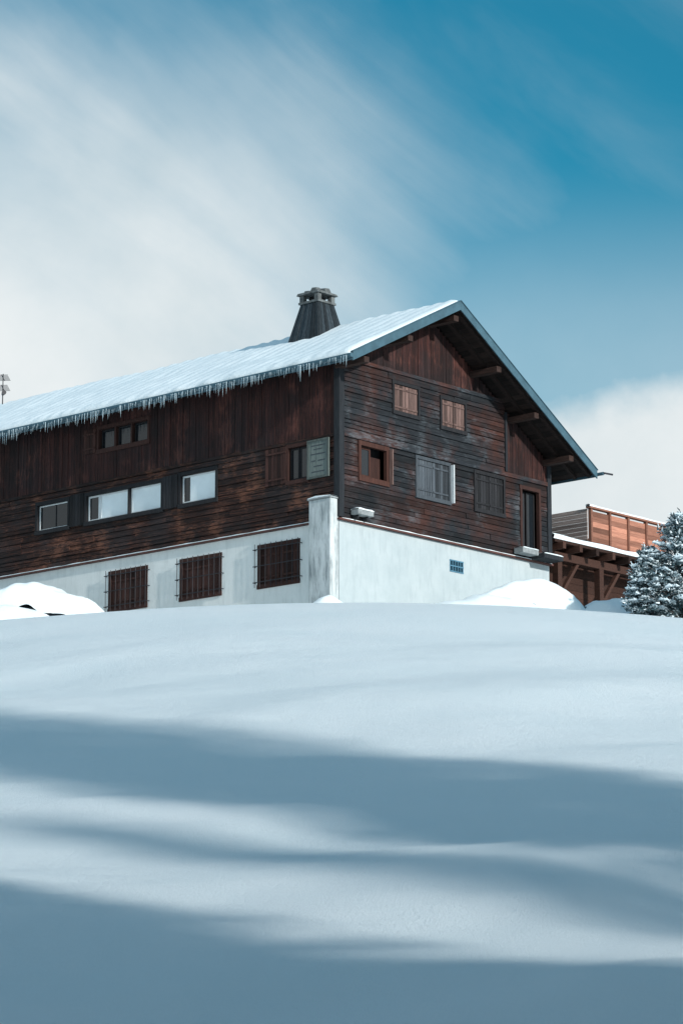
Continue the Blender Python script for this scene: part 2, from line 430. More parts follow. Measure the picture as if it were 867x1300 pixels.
casement(b, L, 9.56, 11.0, 1.42, 2.30, M_frame_wh, 0.06, 0, curtain=M_curtain)
casement(b, L, 11.02, 11.58, 1.42, 2.30, M_frame_wh, 0.06, 0)
frame(b, L, C, M_shut_dark, 0.07); casement(b, L, 12.53, 14.05, 1.42, 2.30, M_frame_wh, 0.045, 0)
b.fbox(L, 13.2, 13.23, -0.06, -0.035, 1.46, 2.26, M_shut_dark, 0.5)
shutter(b, L, 7.16, 7.86, 1.33, 2.45, M_shut_dark, battens=()); shutter(b, L, 11.70, 12.4, 1.33, 2.45, M_shut_dark, battens=())
frame(b, L, (U[0], U[1], U[2], 4.62), M_shut_brown, 0.08, o1=0.11)
for a, c in ((8.63, 9.35), (9.45, 10.15), (10.25, 10.97)):
    casement(b, L, a, c, 3.87, 4.55, M_shut_dark, 0.05)
b.fbox(L, 9.36, 9.44, -0.05, 0.09, 3.86, 4.56, M_shut_brown, 0.4); b.fbox(L, 10.16, 10.24, -0.05, 0.09, 3.86, 4.56, M_shut_brown, 0.5)
shutter(b, L, 11.12, 11.72, 3.78, 4.62, M_shut_brown, o=0.09)
frame(b, L, D, M_shut_brown, 0.06); casement(b, L, 1.36, 1.72, 1.52, 2.56, M_shut_dark, 0.05); casement(b, L, 1.75, 2.12, 1.52, 2.56, M_shut_dark, 0.05)
shutter(b, L, 2.2, 3.14, 1.43, 2.66, M_shut_brown, battens=(0.15, 0.85))
b.fbox(L, 0.34, 1.27, 0.08, 0.115, 1.41, 2.68, M_shut_green, 0.55)
for (a, c, z0_, z1_) in ((0.34, 1.27, 1.41, 1.47), (0.34, 1.27, 2.62, 2.68), (0.34, 0.40, 1.47, 2.62), (1.21, 1.27, 1.47, 2.62)):
    b.fbox(L, a, c, 0.117, 0.14, z0_, z1_, M_shut_green, 0.2)
for k_, (zc, a, c) in enumerate(((2.48, 0.5, 1.1), (2.36, 0.62, 0.98), (2.2, 0.48, 1.12), (1.98, 0.5, 0.8), (1.98, 0.9, 1.1), (1.8, 0.62, 0.98), (1.62, 0.52, 1.08))):
    b.fbox(L, a, c, 0.116, 0.121, zc - 0.016, zc + 0.016, M_shut_grey, 0.5)
frame(b, G, E, M_frame_br, 0.1); casement(b, G, 1.0, 1.58, 1.55, 2.53, M_frame_br, 0.07, o=-0.06)
b.box(1.66, 2.2, 0.2, 0.23, 1.5, 2.3, M_shut_brown, 0.4)
b.hexa([(2.33, -0.10, 1.43), (2.33, -0.24, 1.43), (2.37, -0.24, 1.43), (2.37, -0.09, 1.43), (2.33, -0.10, 2.6), (2.33, -0.24, 2.6), (2.37, -0.24, 2.6), (2.37, -0.09, 2.6)], M_shut_pink, 1.0)
for op, mt in ((Fw, M_shut_grey), (Gw, M_shut_dark), (I, M_shut_pink), (J, M_shut_pink)):
    frame(b, G, op, M_shut_dark if mt is not M_shut_grey else M_shut_grey, 0.06)
    tm = (op[0] + op[1]) / 2
    bt = (0.15, 0.85)
    shutter(b, G, op[0] + 0.05, tm - 0.008, op[2] + 0.05, op[3] - 0.05, mt, 0.0, bt)
    shutter(b, G, tm + 0.008, op[1] - 0.05, op[2] + 0.05, op[3] - 0.05, mt, 0.0, bt)
b.fbox(G, 5.46, 5.50, 0.09, 0.22, 1.3, 2.6, M_frame_wh, 0.4)
frame(b, G, Dr, M_shut_brown, 0.08); shutter(b, G, 9.3, 9.68, 0.38, 2.38, M_shut_dark, -0.2, battens=())
casement(b, G, 9.72, 10.17, 0.38, 2.38, M_shut_dark, 0.05, 0, o=-0.12)
b.obj('windows_and_shutters', house)
b = B()
for i, op in enumerate(bw):
    frame(b, L, op, M_shut_brown, 0.07, -0.15, 0.02)
    tm = (op[0] + op[1]) / 2
    shutter(b, L, op[0] + 0.05, tm - 0.01, op[2] + 0.05, op[3] - 0.05, M_shut_brown, -0.1, (0.2, 0.8))
    shutter(b, L, tm + 0.01, op[1] - 0.05, op[2] + 0.05, op[3] - 0.05, M_shut_brown, -0.1, (0.2, 0.8))
    n = 9
    for k in range(n):
        t = op[0] - 0.06 + (op[1] - op[0] + 0.12) * k / (n - 1)
        b.cyl(L(t, 0.13, op[2] - 0.05), L(t, 0.13, op[3] + 0.08), 0.012, 0.012, 6, M_iron)
    for z in (op[2] + 0.12, (op[2] + op[3]) / 2, op[3] - 0.1):
        b.fbox(L, op[0] - 0.14, op[1] + 0.14, 0.12, 0.14, z - 0.012, z + 0.012, M_iron)
        for t in (op[0] - 0.14, op[1] + 0.12): b.fbox(L, t, t + 0.02, -0.01, 0.12, z - 0.012, z + 0.012, M_iron)
b.obj('basement_windows', house)
b = B()
for k in range(6):
    t = vent[0] + (vent[1] - vent[0]) * k / 5; b.fbox(G, t - 0.015, t + 0.015, -0.06, 0.015, vent[2], vent[3], M_vent)
for z in (vent[2], (vent[2] + vent[3]) / 2, vent[3]): b.fbox(G, vent[0] - 0.02, vent[1] + 0.02, -0.055, 0.02, z - 0.02, z + 0.02, M_vent)
b.obj('wall_vent', house)
b = B()
b.fbox(G, 0.45, 1.2, 0.10, 0.42, 0.16, 0.32, M_conc, 0.5); b.fbox(G, 0.55, 0.62, 0.05, 0.3, 0.03, 0.16, M_beam); b.fbox(G, 1.0, 1.07, 0.05, 0.3, 0.03, 0.16, M_beam)
b.fbox(G, 8.75, 9.6, 0.10, 0.5, 0.08, 0.26, M_conc, 0.5); b.fbox(G, 9.65, 10.7, 0.10, 0.7, 0.0, 0.16, M_beam, 0.4)
b.obj('door_step_and_shelves', house, bevel=0.015)
b = B()
snow_strip(b, G, 0.45, 1.2, 0.1, 0.43, 0.322, 0.10, 0.1); snow_strip(b, G, 8.75, 9.6, 0.1, 0.5, 0.262, 0.05, 0.1); snow_strip(b, G, 9.65, 10.7, 0.1, 0.7, 0.162, 0.06, 0.1)
b.obj('shelf_snow', house, smooth=True, fixn=True)

# roof -----------------------------------------------------------------
def slab(b, x0, x1, y0, y1, dz0, dz1, mat, tone=0.5):
    b.hexa([(x0, y0, zr(x0) + dz0), (x1, y0, zr(x1) + dz0), (x1, y1, zr(x1) + dz0), (x0, y1, zr(x0) + dz0),
            (x0, y0, zr(x0) + dz1), (x1, y0, zr(x1) + dz1), (x1, y1, zr(x1) + dz1), (x0, y1, zr(x0) + dz1)], mat, tone)
b = B()
slab(b, XL, XM - 0.001, YF, LEN + 1, -0.12, 0, M_soffit); slab(b, XM + 0.001, XR, YF, LEN + 1, -0.12, 0, M_soffit)
def planks(x0, x1):
    n = int(abs(x1 - x0) / 0.2)
    for i in range(n):
        a = x0 + (x1 - x0) * i / n; c = x0 + (x1 - x0) * (i + 1) / n
        slab(b, a + 0.006, c - 0.006, YF + 0.02, 0.5, -0.15, -0.123 - random.uniform(0, 0.006), M_soffit, random.random())
planks(XL, XM); planks(XM, XR)
for y in np.arange(0.9, LEN, 0.9):
    slab(b, XL + 0.06, 0.4, y, y + 0.12, -0.28, -0.124, M_soffit, 0.3); slab(b, W - 0.3, XR - 0.05, y, y + 0.12, -0.28, -0.124, M_soffit, 0.3)
for y in (-1.22, -0.62):
    slab(b, XL + 0.1, XM - 0.02, y, y + 0.13, -0.27, -0.152, M_soffit, 0.6); slab(b, XM + 0.02, XR - 0.1, y, y + 0.13, -0.27, -0.152, M_soffit, 0.6)
b.obj('roof_slabs', house)
b = B()
for x in (-0.05, 2.1, 4.43, 6.65, 8.65, 10.55):
    z = zr(x) - 0.30 - (0.06 if x == 4.43 else 0)
    if x < 0: z = zr(x) - 0.32
    k = 0.13 * 0.56
    b.box(x - 0.12, x + 0.12, YF + 0.15, 0.05, z - 0.25, z - k + 0.02, M_purlin, 0.6)
b.obj('purlins', house, bevel=0.015)
b = B()
y0 = YF - 0.04; y1 = YF - 0.002
slab(b, XL - 0.03, XM, y0, y1, -0.25, 0.05, M_fascia, 0.5); slab(b, XM, XR + 0.05, y0, y1, -0.25, 0.05, M_fascia, 0.5)
slab(b, XL - 0.05, XM, y0 - 0.03, y1 + 0.05, 0.052, 0.075, M_fascia); slab(b, XM, XR + 0.07, y0 - 0.03, y1 + 0.05, 0.052, 0.075, M_fascia)
b.box(XL - 0.035, XL - 0.003, YF, LEN + 1, ZL - 0.23, ZL + 0.02, M_fascia, 0.5)
b.box(XR + 0.003, XR + 0.035, YF, LEN + 1, ZR - 0.23, ZR + 0.0, M_fascia, 0.5)
b.cyl((XL - 0.1, YF - 0.05, ZL - 0.10), (XL - 0.1, LEN + 1, ZL - 0.10), 0.075, 0.075, 10, M_fascia)
b.cyl((XR + 0.12, YF - 0.25, ZR - 0.12), (XR + 0.12, LEN + 1, ZR - 0.12), 0.06, 0.06, 10, M_fascia)
b.cyl((XR + 0.12, YF - 0.24, ZR - 0.10), (XR + 0.42, YF - 0.42, ZR - 0.14), 0.035, 0.035, 8, M_iron)
b.obj('fascia_and_gutters', house)
def roof_snow(x0, x1, nxx):
    b = B(); P = []
    yy = np.arange(YF + 0.06, LEN + 0.9, 0.11)
    for j, y in enumerate(yy):
        row = []
        ey = min(1, (y - yy[0]) / 0.35)
        for i in range(nxx + 1):
            f = i / nxx; x = x0 + (x1 - x0) * f
            e = min(1, f * (abs(x1 - x0)) / 0.3)
            th = 0.14 + 0.05 * noise.noise(Vector((x * 0.6, y * 0.35, 2))) + 0.02 * noise.noise(Vector((x * 2, y * 2.6, 7)))
            th += 0.022 * math.sin(y * 2 * math.pi / 0.62 + 1.5 * noise.noise(Vector((x * 0.7, y * 0.7, 4)))) * (0.6 + 0.8 * noise.noise(Vector((x, y * 0.5, 14))))
            th *= (0.35 + 0.65 * math.sqrt(e)) * (0.3 + 0.7 * math.sqrt(ey))
            if i == 0:
                row.append((x0 + (0.02 if x0 < x1 else -0.02), y, zr(x0) + 0.0))
            row.append((x + (-0.05 * noise.noise(Vector((y * 1.5, 3, 3))) if i < 2 else 0), y, zr(x) + 0.03 + th))
        P.append(row)
    P.insert(0, [(q[0], q[1] - 0.02, zr(q[0])) for q in P[0]])
    b.grid(P, M_snow); return b
roof_snow(XL - 0.12, XM, 30).obj('roof_snow_left', house, smooth=True, fixn=True)
roof_snow(XR + 0.08, XM, 30).obj('roof_snow_right', house, smooth=True, fixn=True)
b = B(); y = YF + 0.1
while y < LEN:
    cl = max(0.35, noise.noise(Vector((y * 0.8, 0, 0))) * 0.9 + 0.85)
    ln = (0.07 + random.random() ** 1.6 * 0.30) * cl
    r = 0.008 + ln * 0.032
    x = XL - 0.15 + random.uniform(-0.05, 0.03)
    b.cyl((x, y, ZL - 0.10), (x + random.uniform(-.01, .01), y, ZL - 0.18 - ln), r, 0.002, 6, M_ice)
    y += random.uniform(0.03, 0.09)
b.obj('icicles', house, smooth=True)
# chimney
b = B(); cx, cy = 3.9, 4.5
def frus(z): f = (z - 6.6) / (8.62 - 6.6); return 0.86 + (0.40 - 0.86) * f
zb, zt = 6.6, 8.62
for side in range(4):
    R = Matrix.Rotation(side * math.pi / 2, 3, 'Z')
    n = 7
    for i in range(n):
        a = -1 + 2 * i / n + 0.012; c = -1 + 2 * (i + 1) / n - 0.012
        o = random.uniform(0.0, 0.035)
        pts = []
        for z in (zb, zt):
            h = frus(z)
            for (t, d) in ((a, h + o), (c, h + o), (c, h - 0.05), (a, h - 0.05)):
                v = R @ Vector((t * h, -d, 0)); pts.append((cx + v.x, cy + v.y, z))
        b.hexa(pts, M_chim)
b.box(cx - 0.46, cx + 0.46, cy - 0.46, cy + 0.46, 8.62, 8.70, M_stone, 0.5)
for dx in (-1, 1):
    for dyy in (-1, 1):
        b.box(cx + dx * 0.34 - 0.09, cx + dx * 0.34 + 0.09, cy + dyy * 0.34 - 0.09, cy + dyy * 0.34 + 0.09, 8.70, 8.93, M_stone)
b.box(cx - 0.2, cx + 0.2, cy - 0.2, cy + 0.2, 8.70, 8.9, M_black)
b.hexa([(cx - .52, cy - .50, 8.93), (cx + .5, cy - .52, 8.93), (cx + .52, cy + .5, 8.95), (cx - .5, cy + .52, 8.93),
        (cx - .48, cy - .47, 9.02), (cx + .46, cy - .49, 9.01), (cx + .49, cy + .47, 9.03), (cx - .47, cy + .48, 9.02)], M_stone)
for (dx, dyy, s) in ((-.3, -.2, .14), (.05, -.3, .16), (.3, .1, .13), (-.1, .3, .15), (-.02, 0.0, .2)):
    b.hexa([(cx + dx - s, cy + dyy - s, 9.02), (cx + dx + s, cy + dyy - s, 9.02), (cx + dx + s, cy + dyy + s, 9.02), (cx + dx - s, cy + dyy + s, 9.02),
            (cx + dx - s * .7, cy + dyy - s * .8, 9.02 + s * .8), (cx + dx + s * .7, cy + dyy - s * .7, 9.02 + s), (cx + dx + s * .8, cy + dyy + s * .7, 9.02 + s * .9), (cx + dx - s * .6, cy + dyy + s * .7, 9.02 + s)], M_stone)
b.obj('chimney', house, bevel=0.01)
b = B(); ax, ay = 4.2, 20.8
b.cyl((ax, ay, 7.5), (ax, ay, 9.0), 0.025, 0.02, 6, M_iron)
for z in (8.85, 8.45):
    b.cyl((ax - 0.35, ay - 0.3, z), (ax + 0.35, ay + 0.3, z), 0.015, 0.015, 5, M_iron)
    for k in range(-3, 4):
        px, py = ax + k * 0.11, ay + k * 0.095
        b.cyl((px - 0.14, py + 0.18, z), (px + 0.14, py - 0.18, z), 0.01, 0.01, 4, M_iron)
b.cyl((ax, ay, 8.2), (ax - 0.2, ay - 0.3, 8.2), 0.05, 0.09, 8, M_iron)
b.obj('roof_antenna', house)

# ------------------------------------------------------------------ terrace
ter = empty('wooden_terrace', (-0.075, 95, Z0), math.radians(48.2))
b = B()
n = 11; zb0, zt0 = 1.2, 3.0
for i in range(n):
    a = zb0 + (zt0 - zb0) * i / n; c = zb0 + (zt0 - zb0) * (i + 1) / n
    b.box(15.70, 15.74, 2.05, 9.5, a + 0.008, c - 0.008, M_ter_gr)
px = 15.78
for k in range(4):
    w = 1.12
    nn = 9
    for i in range(nn):
        a = zb0 + (zt0 - 0.08 - zb0) * i / nn; c = zb0 + (zt0 - 0.08 - zb0) * (i + 1) / nn
        b.box(px + 0.09, px + w - 0.012, 1.96, 2.0, a + 0.002, c - 0.002, M_ter_or)
    b.box(px - 0.03, px + 0.07, 1.90, 2.03, zb0 - 0.05, zt0, M_ter_or, 0.15)
    px += w
b.box(px - 0.03, px + 0.08, 1.90, 2.03, zb0 - 0.05, zt0, M_ter_or, 0.15)
b.box(15.66, px + 0.15, 1.86, 2.06, zt0, zt0 + 0.06, M_ter_or, 0.3)
b.box(px + 0.0, px + 0.04, 2.05, 8, zb0, zt0, M_ter_or, 0.3)
b.obj('railing_panels', ter)
b = B()
b.box(11.6, 20.6, 0.35, 9.5, 0.98, 1.12, M_ter_beam, 0.3)
for x in np.arange(11.8, 20.6, 0.95): b.box(x, x + 0.16, 0.15, 9, 0.74, 0.977, M_ter_beam)
b.box(11.5, 20.6, 0.7, 0.92, 0.46, 0.737, M_ter_beam, 0.7); b.box(11.5, 20.6, 3.2, 3.42, 0.46, 0.737, M_ter_beam, 0.5)
for x in (12.2, 14.6, 17.2, 19.8):
    b.box(x, x + 0.24, 0.7, 0.94, -4.5, 0.457, M_ter_beam, 0.6)
    b.hexa([(x + .05, 0.75, -0.9), (x + .2, 0.75, -0.9), (x + .2, .9, -0.9), (x + .05, .9, -0.9), (x + 1.15, 0.75, 0.45), (x + 1.3, 0.75, 0.45), (x + 1.3, .9, 0.45), (x + 1.15, .9, 0.45)], M_ter_beam, 0.8)
for i in range(14):
    b.box(11.5, 20.6, 1.5, 1.56, -2.8 + i * 0.25, -2.56 + i * 0.25, M_ter_beam, 0.2 + random.random() * 0.6)
b.obj('deck_and_beams', ter)
b = B()
P = []
for x in np.arange(11.5, 20.75, 0.2):
    th = 0.14 + 0.04 * noise.noise(Vector((x * 0.8, 3, 3)))
    P.append([(x, 0.33, 1.08), (x, 0.28, 1.12 + th * 0.5), (x, 0.4, 1.12 + th), (x, 1.0, 1.14 + th), (x, 1.88, 1.16 + th), (x, 1.9, 1.1)])
b.grid(P, M_snow)
P = []
for x in np.arange(15.62, 20.4, 0.15):
    th = 0.07 + 0.03 * noise.noise(Vector((x * 1.3, 8, 3)))
    P.append([(x, 1.86, 3.062), (x, 1.84, 3.06 + th * 0.6), (x, 1.9, 3.06 + th), (x, 2.0, 3.06 + th), (x, 2.07, 3.06 + th * 0.6), (x, 2.06, 3.062)])
b.grid(P, M_snow)
b.obj('terrace_snow', ter, smooth=True, fixn=True)

# ------------------------------------------------------------------ cars (buried in snow)
M_paint = plain('car_paint_dark', (0.03, 0.04, 0.05), 0.3, 0.1, bumpd=0)
M_paint2 = plain('car_paint_grey', (0.10, 0.11, 0.12), 0.3, 0.1, bumpd=0)
M_tyre = plain('tyre', (0.015, 0.015, 0.016), 0.85, 0.2)
M_amber = plain('lamp_amber', (0.75, 0.32, 0.04), 0.3, 0.1, bumpd=0)
PX = [-2.15, -2.1, -1.6, -1.05, 0.35, 1.05, 1.9, 2.12, 2.18]
PZ = [0.55, 0.88, 1.02, 1.42, 1.44, 1.02, 0.86, 0.7, 0.5]
def car(name, loc, rz, paint, thick, drop, lump):
    e = empty(name, loc, rz)
    b = B()
    bx = [-2.15, -2.1, -1.2, 0, 1.05, 1.9, 2.12, 2.18]; bz = [0.55, 0.86, 0.92, 0.94, 0.94, 0.82, 0.68, 0.5]
    P = []
    for x, z in zip(bx, bz):
        w = 0.88 - 0.12 * (abs(x) / 2.2) ** 4
        P.append([(x, -w * .95, 0.25), (x, -w, 0.5), (x, -w * 0.97, z - 0.06), (x, -w * .9, z), (x, 0, z + 0.02), (x, w * .9, z), (x, w * .97, z - 0.06), (x, w, 0.5), (x, w * .95, 0.25)])
    P.insert(0, [(-2.15, q[1] * 0.98, 0.3) for q in P[0]]); P.append([(2.18, q[1] * 0.98, 0.3) for q in P[-1]])
    b.grid(P, paint)
    b.box(-2.0, 2.0, -0.8, 0.8, 0.22, 0.4, M_tyre)
    b.obj('body', e, smooth=True, fixn=True)
    b = B()
    b.hexa([(-1.62, -.80, .93), (1.1, -.80, .93), (1.1, .80, .93), (-1.62, .80, .93), (-1.08, -.64, 1.40), (0.35, -.64, 1.40), (.35, .64, 1.40), (-1.08, .64, 1.40)], M_glass)
    b.hexa([(-1.12, -.66, 1.40), (0.40, -.66, 1.40), (.40, .66, 1.40), (-1.12, .66, 1.40), (-.95, -.58, 1.46), (0.2, -.58, 1.46), (.2, .58, 1.46), (-.95, .58, 1.46)], paint)
    for x in (-0.3,):
        for s in (-1, 1):
            b.hexa([(x - .05, s * .805, .93), (x + .05, s * .805, .93), (x + .05, s * .78, .93), (x - .05, s * .78, .93), (x - .05, s * .655, 1.41), (x + .05, s * .655, 1.41), (x + .05, s * .62, 1.41), (x - .05, s * .62, 1.41)], paint)
    b.obj('cabin', e, bevel=0.03)
    b = B()
    for x in (-1.35, 1.35):
        for s in (-1, 1):
            b.cyl((x, s * 0.68, 0.32), (x, s * 0.9, 0.32), 0.32, 0.32, 24, M_tyre); b.cyl((x, s * 0.89, 0.32), (x, s * 0.915, 0.32), 0.19, 0.17, 16, M_paint2)
    b.obj('wheels', e)
    b = B()
    for s in (-1, 1):
        b.box(2.08, 2.19, s * 0.62 - 0.13, s * 0.62 + 0.13, 0.58, 0.70, M_frame_wh); b.box(2.02, 2.17, s * 0.78 - 0.06, s * 0.78 + 0.06, 0.6, 0.68, M_amber)
        b.box(-2.18, -2.08, s * 0.68 - 0.1, s * 0.68 + 0.1, 0.6, 0.75, M_amber)
    b.obj('lamps', e, bevel=0.02)
    b = B(); P = []
    n, k = 60, 36
    for i in range(n + 1):
        f = -1 + 2 * i / n; x = 2.4 * f; row = []
        p = sum(np.interp(x + d, PX, PZ) for d in (-.6, -.4, -.2, 0, .2, .4, .6)) / 7
        for j in range(k + 1):
            u = -1 + 2 * j / k
            y = 1.05 * math.sin(u * math.pi / 2) * (1 - 0.06 * (abs(x) / 2.4) ** 6)
            edge = max(0, 1 - abs(u) ** 3.5) ** 0.6 * max(0.0, 1 - (abs(f)) ** 7) ** 0.6
            lm = noise.noise(Vector((x * 1.1, y * 1.1, loc[0]))) + 0.5 * noise.noise(Vector((x * 2.6, y * 2.6, loc[0] + 4)))
            z = p + thick * edge + lump * lm - drop * (1 - edge) * (1 + 0.5 * noise.noise(Vector((x * 1.7, y, 3)))) - 0.02
            row.append((x, y, z))
        P.append(row)
    b.grid(P, M_snow); b.obj('snow_cover', e, smooth=True)
    return e
car('parked_car', (-9.7, 97.3, H(-9.7, 97.3) - 0.08), math.radians(-8), M_paint, 0.34, 0.50, 0.16)
car('parked_car.001', (5.6, 95.6, H(5.6, 95.6) - 0.46), math.radians(186), M_paint2, 0.34, 0.85, 0.11)
car('parked_car.002', (-12.2, 101.5, H(-12.2, 101.5) + 0.1), math.radians(-15), M_paint, 0.25, 0.30, 0.06)

def mound(name, cx, cy, rx, ry, h, seed):
    b = B(); P = []
    for i in range(41):
        row = []
        for j in range(41):
            u = -1 + i / 20; v = -1 + j / 20
            x = cx + u * rx; y = cy + v * ry
            r = min(1, math.hypot(u, v)); f = (math.cos(r * math.pi) + 1) / 2
            z = H(x, y) - 0.05 + (h * f ** 0.7) * (1 + 0.3 * noise.noise(Vector((x * 1.1, y * 1.1, seed)))) + 0.05 * f * noise.noise(Vector((x * 4, y * 4, seed)))
            row.append((x, y, z))
        P.append(row)
    b.grid(P, M_snow); b.obj(name, smooth=True)
mound('snow_bank', 8.7, 95.5, 2.1, 1.5, 0.95, 1)
mound('snow_bank.001', 4.6, 94.2, 3.0, 1.1, 0.70, 2)
mound('snow_bank.002', -0.4, 94.0, 1.0, 0.7, 0.50, 3)
mound('snow_bank.003', -11.0, 95.6, 3.0, 1.3, 0.95, 4)

# ------------------------------------------------------------------ snowy conifer
def leafmat(name, c1, c2):
    m, nt, bs = newmat(name)
    at = N(nt, 'ShaderNodeAttribute', attribute_name='tone')
    r = ramp(nt, [(0, c1), (1, c2)]); nt.links.new(at.outputs['Fac'], r.inputs[0]); nt.links.new(r.outputs[0], bs.inputs['Base Color'])
    bs.inputs['Roughness'].default_value = 0.7
    return m
M_needle = leafmat('needles', (0.012, 0.035, 0.045), (0.05, 0.10, 0.115))
M_bark = plain('bark', (0.07, 0.05, 0.04), 0.9, 0.4)
M_tsnow = plain('tree_snow', (0.70, 0.80, 0.84), 0.7, 0.1)
def snowy_conifer(name, x, y, h, r):
    b = B(); z0 = H(x, y) - 0.1
    b.cyl((x, y, z0), (x, y, z0 + h * 0.95), 0.09, 0.015, 8, M_bark)
    nb = 150
    for i in range(nb):
        f = (i + random.random()) / nb
        zz = z0 + h * (0.03 + 0.88 * f)
        an = i * 2.399 + random.uniform(-.6, .6)
        ln = r * (1 - f ** 1.6) ** 0.8 * random.uniform(0.45, 1.25) + 0.15
        up = random.uniform(0.0, 0.6) + 0.6 * f
        d = Vector((math.cos(an), math.sin(an), up)).normalized()
        base = Vector((x, y, zz))
        b.cyl(base, base + d * ln, 0.018, 0.004, 4, M_bark)
        nn = int(14 + ln * 70)
        for k in range(nn):
            q = 0.15 + 0.85 * (k + random.random()) / nn
            p = base + d * ln * q + Vector((random.gauss(0, .07), random.gauss(0, .07), -0.2 * q * q * ln + random.gauss(0, .06)))
            dd = (d + Vector((random.gauss(0, .7), random.gauss(0, .7), random.gauss(0.05, .5)))).normalized()
            s = random.uniform(0.06, 0.16)
            side = dd.orthogonal().normalized(); side.rotate(Matrix.Rotation(random.random() * 6.28, 3, dd)); side *= s * 0.2
            i0 = len(b.v); b.v += [tuple(p - side), tuple(p + side), tuple(p + dd * s + side * .4), tuple(p + dd * s - side * .4)]
            b.f.append((i0, i0 + 1, i0 + 2, i0 + 3)); b.t.append(random.random())
            b.m.append(b.mi(M_tsnow if random.random() < 0.2 else M_needle))
        if random.random() < 0.75:
            for k in range(int(4 + ln * 20)):
                q = random.uniform(0.4, 1.05)
                p = base + d * ln * q + Vector((random.gauss(0, .07), random.gauss(0, .07), 0.05 - 0.2 * q * q * ln))
                s = 0.018 + 0.10 * random.random() ** 2.4
                i0 = len(b.v)
                for t in range(5):
                    a = t * 1.2566 + random.uniform(-.3, .3); b.v.append((p.x + math.cos(a) * s * random.uniform(.6, 1.7), p.y + math.sin(a) * s * random.uniform(.6, 1.7), p.z + random.uniform(-.8, .1) * s))
                b.v.append((p.x, p.y, p.z + s * 0.6)); b.v.append((p.x, p.y, p.z - s * 0.6))
                for t in range(5):
                    b.f.append((i0 + t, i0 + (t + 1) % 5, i0 + 5)); b.f.append((i0 + (t + 1) % 5, i0 + t, i0 + 6))
                    b.t += [.5, .5]; b.m += [b.mi(M_tsnow)] * 2
    return b.obj(name)
snowy_conifer('snowy_conifer_tree', 10.5, 92.5, 3.75, 1.35)
snowy_conifer('snowy_conifer_tree.001', 12.4, 92.9, 4.2, 1.6)
snowy_conifer('snowy_conifer_tree.002', 9.5, 92.7, 2.5, 0.75)

# ------------------------------------------------------------------ tall spruces beside the slope
def spruce_mesh():
    b = B()
    b.cyl((0, 0, -0.3), (0, 0, 29), 0.35, 0.03, 10, M_bark)
    for wv in range(62):
        f = wv / 62; z = 2.0 + 27 * f; R = 4.6 * (1 - f) ** 0.75 + 0.25
        for k in range(int(9 + 8 * (1 - f))):
            an = random.random() * 6.283; ln = R * random.uniform(0.75, 1.08)
            d = Vector((math.cos(an), math.sin(an), -0.28)); p0 = Vector((0, 0, z + random.uniform(-.2, .2)))
            n = max(2, int(ln / 0.45))
            for q in range(n):
                c = p0 + d * ln * ((q + .6) / n); s = random.uniform(0.28, 0.5)
                sd = Vector((-d.y, d.x, random.uniform(-.4, .4))) * s * (0.6 + 0.5 * (1 - abs(2 * q / n - 1)))
                e = d * s * 1.1 + Vector((0, 0, random.uniform(-.25, .05)))
                i0 = len(b.v); b.v += [tuple(c - e * .5), tuple(c + sd), tuple(c + e), tuple(c - sd)]
                b.f.append((i0, i0 + 1, i0 + 2, i0 + 3)); b.t.append(random.random()); b.m.append(b.mi(M_needle))
    return b.obj('spruce_tree')
sp = spruce_mesh()
SAZ = Vector((0.65, -0.76)).normalized(); NW = Vector((0.76, 0.65)).normalized()
def place(o, w, k, sc):
    p = NW * w + SAZ * k
    o.location = (p.x, p.y, H(p.x, p.y) - 0.1); o.scale = (sc, sc, sc); o.rotation_euler = (0, 0, random.random() * 6)
place(sp, 31.4, -4, 1.0)
for i, (w, k, sc) in enumerate(((30.2, 4, 1.08), (33.1, 9, 1.22), (18.6, 0, 0.9), (15.5, 4, 1.05), (18.0, 12, 1.15), (11, 3, 1.0), (14, 20, 1.15), (25.3, 36, 1.15))):
    o = bpy.data.objects.new('spruce_tree.%03d' % (i + 1), sp.data); scene.collection.objects.link(o); place(o, w, k, sc)

# ------------------------------------------------------------------ light
EL = math.radians(20); AZ = math.atan2(0.65, -0.76)
sd = Vector((math.sin(AZ) * math.cos(EL), math.cos(AZ) * math.cos(EL), math.sin(EL)))
sun = bpy.data.lights.new('sun', 'SUN'); sun.energy = 4.1; sun.angle = math.radians(1.6); sun.color = (1, 0.97, 0.93)
so = bpy.data.objects.new('sun', sun); scene.collection.objects.link(so)
so.rotation_euler = sd.to_track_quat('Z', 'Y').to_euler(); so.location = (40, -40, 60)

wd = bpy.data.worlds.new('World'); scene.world = wd; wd.use_nodes = True
nt = wd.node_tree; bg = nt.nodes['Background']
sky = N(nt, 'ShaderNodeTexSky', sky_type='NISHITA'); sky.sun_disc = False; sky.sun_elevation = EL; sky.sun_rotation = AZ
sky.altitude = 1200; sky.air_density = 1.0; sky.dust_density = 0.6; sky.ozone_density = 1.5
tc = N(nt, 'ShaderNodeTexCoord'); sx = N(nt, 'ShaderNodeSeparateXYZ'); nt.links.new(tc.outputs['Generated'], sx.inputs[0])
def mth(op, a, b_=None, clamp=False):
    n = N(nt, 'ShaderNodeMath', operation=op); n.use_clamp = clamp
    for s, v in zip(n.inputs, (a, b_)):
        if v is None: continue
        if isinstance(v, (int, float)): s.default_value = v
        else: nt.links.new(v, s)
    return n.outputs[0]
def sstep(v, lo, hi):
    n = N(nt, 'ShaderNodeMapRange', interpolation_type='SMOOTHSTEP'); nt.links.new(v, n.inputs[0])
    n.inputs[1].default_value = lo; n.inputs[2].default_value = hi; return n.outputs[0]
X, Y, Zc = sx.outputs
dx = mth('DIVIDE', mth('ADD', X, 0.125), 0.18); dzz = mth('DIVIDE', mth('SUBTRACT', Zc, 0.248), 0.12)
